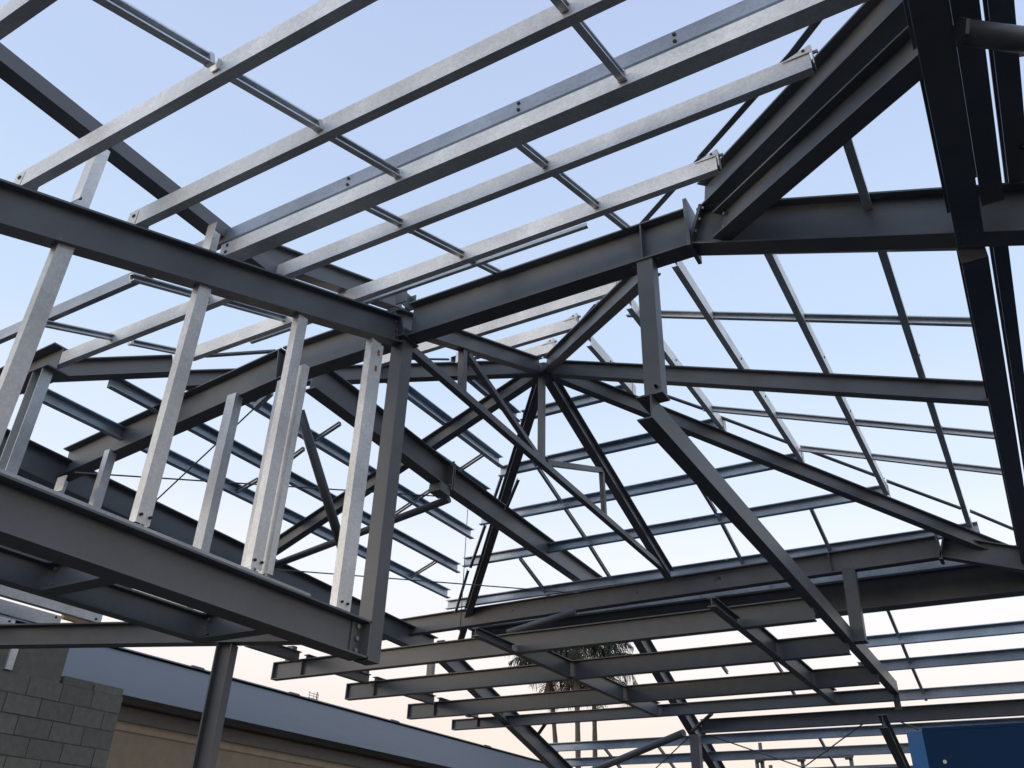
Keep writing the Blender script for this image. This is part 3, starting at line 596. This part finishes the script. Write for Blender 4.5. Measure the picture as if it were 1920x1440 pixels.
an = bpy.data.objects.new('television_antenna', None); sc.collection.objects.link(an); an.location = ap; tag(an, 'small television antenna standing on the neighbouring roof', 'antenna')
def sub(o, parent):
    for v in o.data.vertices: v.co -= parent.location
    return o
sub(extr('mast', ap-ZV*.3, ap+ZV*.30, SO(.015, 8), M['steel'], parent=an), an)
for i in range(5): sub(extr('element', ap+Vector((-.1, -.22, .02+.06*i)), ap+Vector((-.1, .18, .02+.06*i)), SO(.006, 6), M['steel'], parent=an), an)
for i in range(3): sub(extr('upright', ap+Vector((-.1, -.18+.17*i, 0)), ap+Vector((-.1, -.18+.17*i, .3)), SO(.006, 6), M['steel'], parent=an, up=XV), an)

# ================================================================ far skirt roof at lower right
OF = .60
def far(px, x0, x1, label):
    Y = BP(*px, OF).y; z = HZ+OF-K*(Y-HY)
    r = purlin('far_purlin', W3(x0, Y, z), W3(x1, Y, z), NB, UB_, label, 'steel blue purlins of the far lower roof', m='galv_skylit', d=.17, bw=.09, lip=.012)
    for f_ in (.5, .8): r.bolt(r.L*f_, .088, .05, 's', .014, .01); r.bolt(r.L*f_, .0, -.02, 's', .014, .01, M['galv'])
    return r
f1 = far((1780, 1190), -2.35, 3.2, 'topmost far lower purlin at the right edge'); f2 = far((1790, 1238), -2.45, 3.2, 'second far lower purlin at the right edge')
f3 = far((1790, 1298), -9.3, 3.2, 'far lower purlin level with the lowest grid beam'); f4 = far((1500, 1378), -9.6, 3.2, 'far lower purlin just below the dark far beam'); f5 = far((1500, 1412), -9.8, 3.2, 'far lower purlin above the scaffold tube')
f6 = far((1500, 1452), -9.8, 3.2, 'bottom far lower purlin at the picture edge')
dk = BP(1600, 1345, .45); dz = dk.z-1.6
fd = ub('far_beam', W3(XP(1320, 1365, -5.7).x, dk.y, dz), W3(3.2, dk.y, dz), .24, .14, 'dark far beam at the lower right above the blue panel')
a_, b_ = XP(1655, 1352, -2.3), XP(1700, 1448, -2.3)
ub('falling_rafter', a_, ext(a_, b_, 0, 1.0)[1], .24, .14, 'dark rafter dropping left of the blue panel')
fpst = YP(1303, 1378, dk.y+.1); Mem('far_post', Vector((fpst.x, dk.y+.1, 0)), Vector((fpst.x, dk.y+.1, fpst.z)), SB(.16, .18), M['steel'], 'dark post under the falling rafter at bottom centre', 'post', up=YV)
for p, q, lab in (((1008, 1384), (1026, 1358), 'tiny knee brace on the left falling rafter'), ((1302, 1372), (1338, 1340), 'tiny knee brace on the centre falling rafter')):
    Mem('knee_brace', BP(*p, .4), BP(*q, .4), SL(.08, .08, .01), M['steel'], lab, 'brace', 'small knee braces at the far rafters')
for p, q, lab in (((1228, 1442), (1292, 1382), 'thin rod rising right at the bottom centre'), ((1328, 1378), (1520, 1444), 'thin rod falling right above the scaffold'), ((1505, 1440), (1620, 1356), 'thin rod rising right to the dark far beam'), ((1680, 1350), (1722, 1368), 'short rod falling to the blue panel')): rod(BP(*p, .35), BP(*q, .35), lab, .012)
for p, q, lab in (((1655, 1128), (1683, 1195), 'far bridging bar above the topmost far purlin'), ((1685, 1198), (1706, 1250), 'far bridging bar below the topmost far purlin'), ((1708, 1252), (1734, 1312), 'far bridging bar above the third far purlin'), ((1128, 1398), (1165, 1445), 'far bridging bar at bottom, left'), ((1230, 1396), (1266, 1445), 'far bridging bar at bottom, centre'), ((1530, 1376), (1566, 1440), 'far bridging bar at bottom, right'), ((1450, 1240), (1465, 1262), 'far bridging bar seen between second and third grid beams'), ((1480, 1290), (1492, 1310), 'far bridging bar seen between third and fourth grid beams'), ((1333, 1222), (1362, 1262), 'far bridging bar in front of the palm, upper'), ((1165, 1280), (1185, 1300), 'far bridging bar in front of the palm, lower')):
    r = bridge(BP(*p, OF+.02), BP(*q, OF+.02), NB, lab, d=.05, group='far bridging bars at lower right')

# ================================================================ blue panel
bl0 = ZP(1729, 1371, 1.5); bl1 = ZP(1960, 1359, 1.5)
dxy = (bl1-bl0); dxy.z = 0; dxy.normalize(); nrm = Vector((-dxy.y, dxy.x, 0))
if nrm.y < 0: nrm = -nrm
def prism(name, pts, z0, z1, m, parent=None, org=None):
    n = len(pts); vs = [Vector((p.x, p.y, z0)) for p in pts]+[Vector((p.x, p.y, z1)) for p in pts]
    if parent is not None: vs = [v-parent.location for v in vs]
    return new_obj(name, vs, [tuple(range(n)), tuple(range(n, 2*n))]+[(i, (i+1) % n, n+(i+1) % n, n+i) for i in range(n)], m, parent, org)
bx = bpy.data.objects.new('blue_container', None); sc.collection.objects.link(bx); bx.location = (bl0.x, bl0.y, 0); tag(bx, 'dark blue site container panel at the lower right corner', 'container')
zt_ = bl0.z; far1 = bl0+dxy*4.2
prism('front_panel', [bl0, far1, far1+nrm*2.2, bl0+nrm*2.2], 0, zt_, M['blue'], bx)
prism('corner_post', [bl0-dxy*.16+nrm*.07, bl0-dxy*.002-nrm*.004, bl0-dxy*.002+nrm*.15, bl0-dxy*.16+nrm*.18], 0, zt_+.004, M['blue2'], bx)
prism('top_rail', [bl0-nrm*.003, far1-nrm*.003, far1+nrm*.05, bl0+nrm*.05], zt_+.001, zt_+.03, M['blue'], bx)
hp_ = bl0+dxy*.15; 
extr('rivet', Vector((hp_.x, hp_.y, zt_-.29))-bx.location-nrm*.006, Vector((hp_.x, hp_.y, zt_-.29))-bx.location+nrm*.0, SO(.018, 10), M['galv'], parent=bx)

# ================================================================ scaffold
scf = bpy.data.objects.new('scaffold_frame', None); sc.collection.objects.link(scf); sp = YP(1500, 1440, 24); scf.location = (sp.x, 24, 0); tag(scf, 'far scaffold tubes with couplers below the lower right purlins', 'scaffold')
def sct(name, p, q, r, y=24): return sub(extr(name, YP(*p, y), YP(*q, y), SO(r, 10), M['steel'], parent=scf, up=YV), scf)
sct('ledger', (1418, 1424), (1600, 1417), .04); sct('ledger', (1500, 1442), (1700, 1434), .03)
for x, y in ((1423, 1392), (1427, 1422), (1502, 1420), (1593, 1415), (1417, 1424), (1443, 1434), (1610, 1436)):
    a = YP(x, y, 24); sub(extr('standard', Vector((a.x, 24.08, 0)), a+Vector((0, .08, 0)), SO(.05, 10), M['steel'], parent=scf, up=YV), scf)
for x, y in ((1425, 1424), (1502, 1422), (1591, 1418)): sct('coupler', (x-7, y), (x+7, y-1), .085, 23.97)

# ================================================================ palms
def palm(px, top_px, Y, rad, nf, label, seed, dry=8):
    rnd = random.Random(seed)
    base = YP(px[0], px[1], Y); c = YP(*top_px, Y); e = bpy.data.objects.new('palm_tree', None); sc.collection.objects.link(e); e.location = (base.x, Y, 0); tag(e, label, 'palm tree', 'palms beyond the roof frame')
    # trunk
    n = 12; segs = 26; vs = []; fs = []
    for i in range(segs+1):
        t = i/segs; r = .13-.03*t+.008*math.sin(i*2.4); ctr = Vector((base.x, Y, 0)).lerp(c, t)+Vector((.12*math.sin(t*3), 0, 0))
        for j in range(n): a = 2*math.pi*j/n; vs.append(ctr+Vector((r*math.cos(a), r*math.sin(a), 0))-e.location)
    for i in range(segs):
        for j in range(n): fs.append((i*n+j, i*n+(j+1) % n, (i+1)*n+(j+1) % n, (i+1)*n+j))
    new_obj('trunk', vs, fs, M['trunk'], e, smooth=True)
    def frond(az, el, L, droop, m, nl):
        vs, fs = [], []
        pts = []; p = c.copy(); d = Vector((math.cos(az)*math.cos(el), math.sin(az)*math.cos(el), math.sin(el)))
        S = 16
        for i in range(S+1):
            pts.append(p.copy()); p = p+d*(L/S); d = (d+Vector((0, 0, -droop*(i+3)/S/S*2.2))).normalized()
        def q(a, b, c_, d_): k = len(vs); vs.extend([a-e.location, b-e.location, c_-e.location, d_-e.location]); fs.append((k, k+1, k+2, k+3))
        for i in range(S):
            w_ = .028*(1-i/S)+.006; sd_ = (pts[i+1]-pts[i]).cross(ZV).normalized(); up_ = sd_.cross(pts[i+1]-pts[i]).normalized()
            q(pts[i]-sd_*w_, pts[i]+sd_*w_, pts[i+1]+sd_*w_, pts[i+1]-sd_*w_); q(pts[i]-up_*w_, pts[i]+up_*w_, pts[i+1]+up_*w_, pts[i+1]-up_*w_)
        for i in range(nl):
            t = .12+.88*(i+rnd.random()*.6)/nl; f = t*S; k = min(S-1, int(f)); p0 = pts[k].lerp(pts[k+1], f-k); ax = (pts[k+1]-pts[k]).normalized(); sd_ = ax.cross(ZV).normalized()
            for s_ in (-1, 1):
                ll = L*.30*(math.sin(math.pi*min(1, t*.9+.1))**.6+.12)*rnd.uniform(.75, 1.15)
                dr = (sd_*s_*rnd.uniform(.5, .9)+ax*rnd.uniform(.25, .6)+Vector((0, 0, rnd.uniform(-.75, .05)))).normalized()
                mid = p0+dr*ll*.5; tip = p0+dr*ll*.8+Vector((0, 0, -ll*.45*rnd.uniform(.5, 1.1))); w_ = ax*.022
                q(p0-w_*.6, p0+w_*.6, mid+w_, mid-w_); q(mid-w_, mid+w_, tip+w_*.15, tip-w_*.15)
        return new_obj('frond', vs, fs, m, e)
    for i in range(nf): frond(2*math.pi*i/nf*1.0+rnd.uniform(-.2, .2)+i*2.4, rnd.uniform(-.15, 1.15), rad*rnd.uniform(.85, 1.12), rnd.uniform(1.0, 1.9), M['frond'], 46)
    for i in range(dry): frond(rnd.uniform(0, 6.3), rnd.uniform(-1.4, -1.0), rad*rnd.uniform(.4, .6), .5, M['frond_dry'], 18)
    return e
palm((1078, 1440), (1078, 1208), 34, 3.2, 30, 'tall palm with drooping crown behind the grid beams', 3)
palm((1105, 1440), (1112, 1262), 37, 2.7, 18, 'second palm crowded right of the tall palm', 5)
palm((1060, 1440), (1030, 1268), 38, 2.3, 14, 'third smaller palm left of the tall palm trunk', 9)
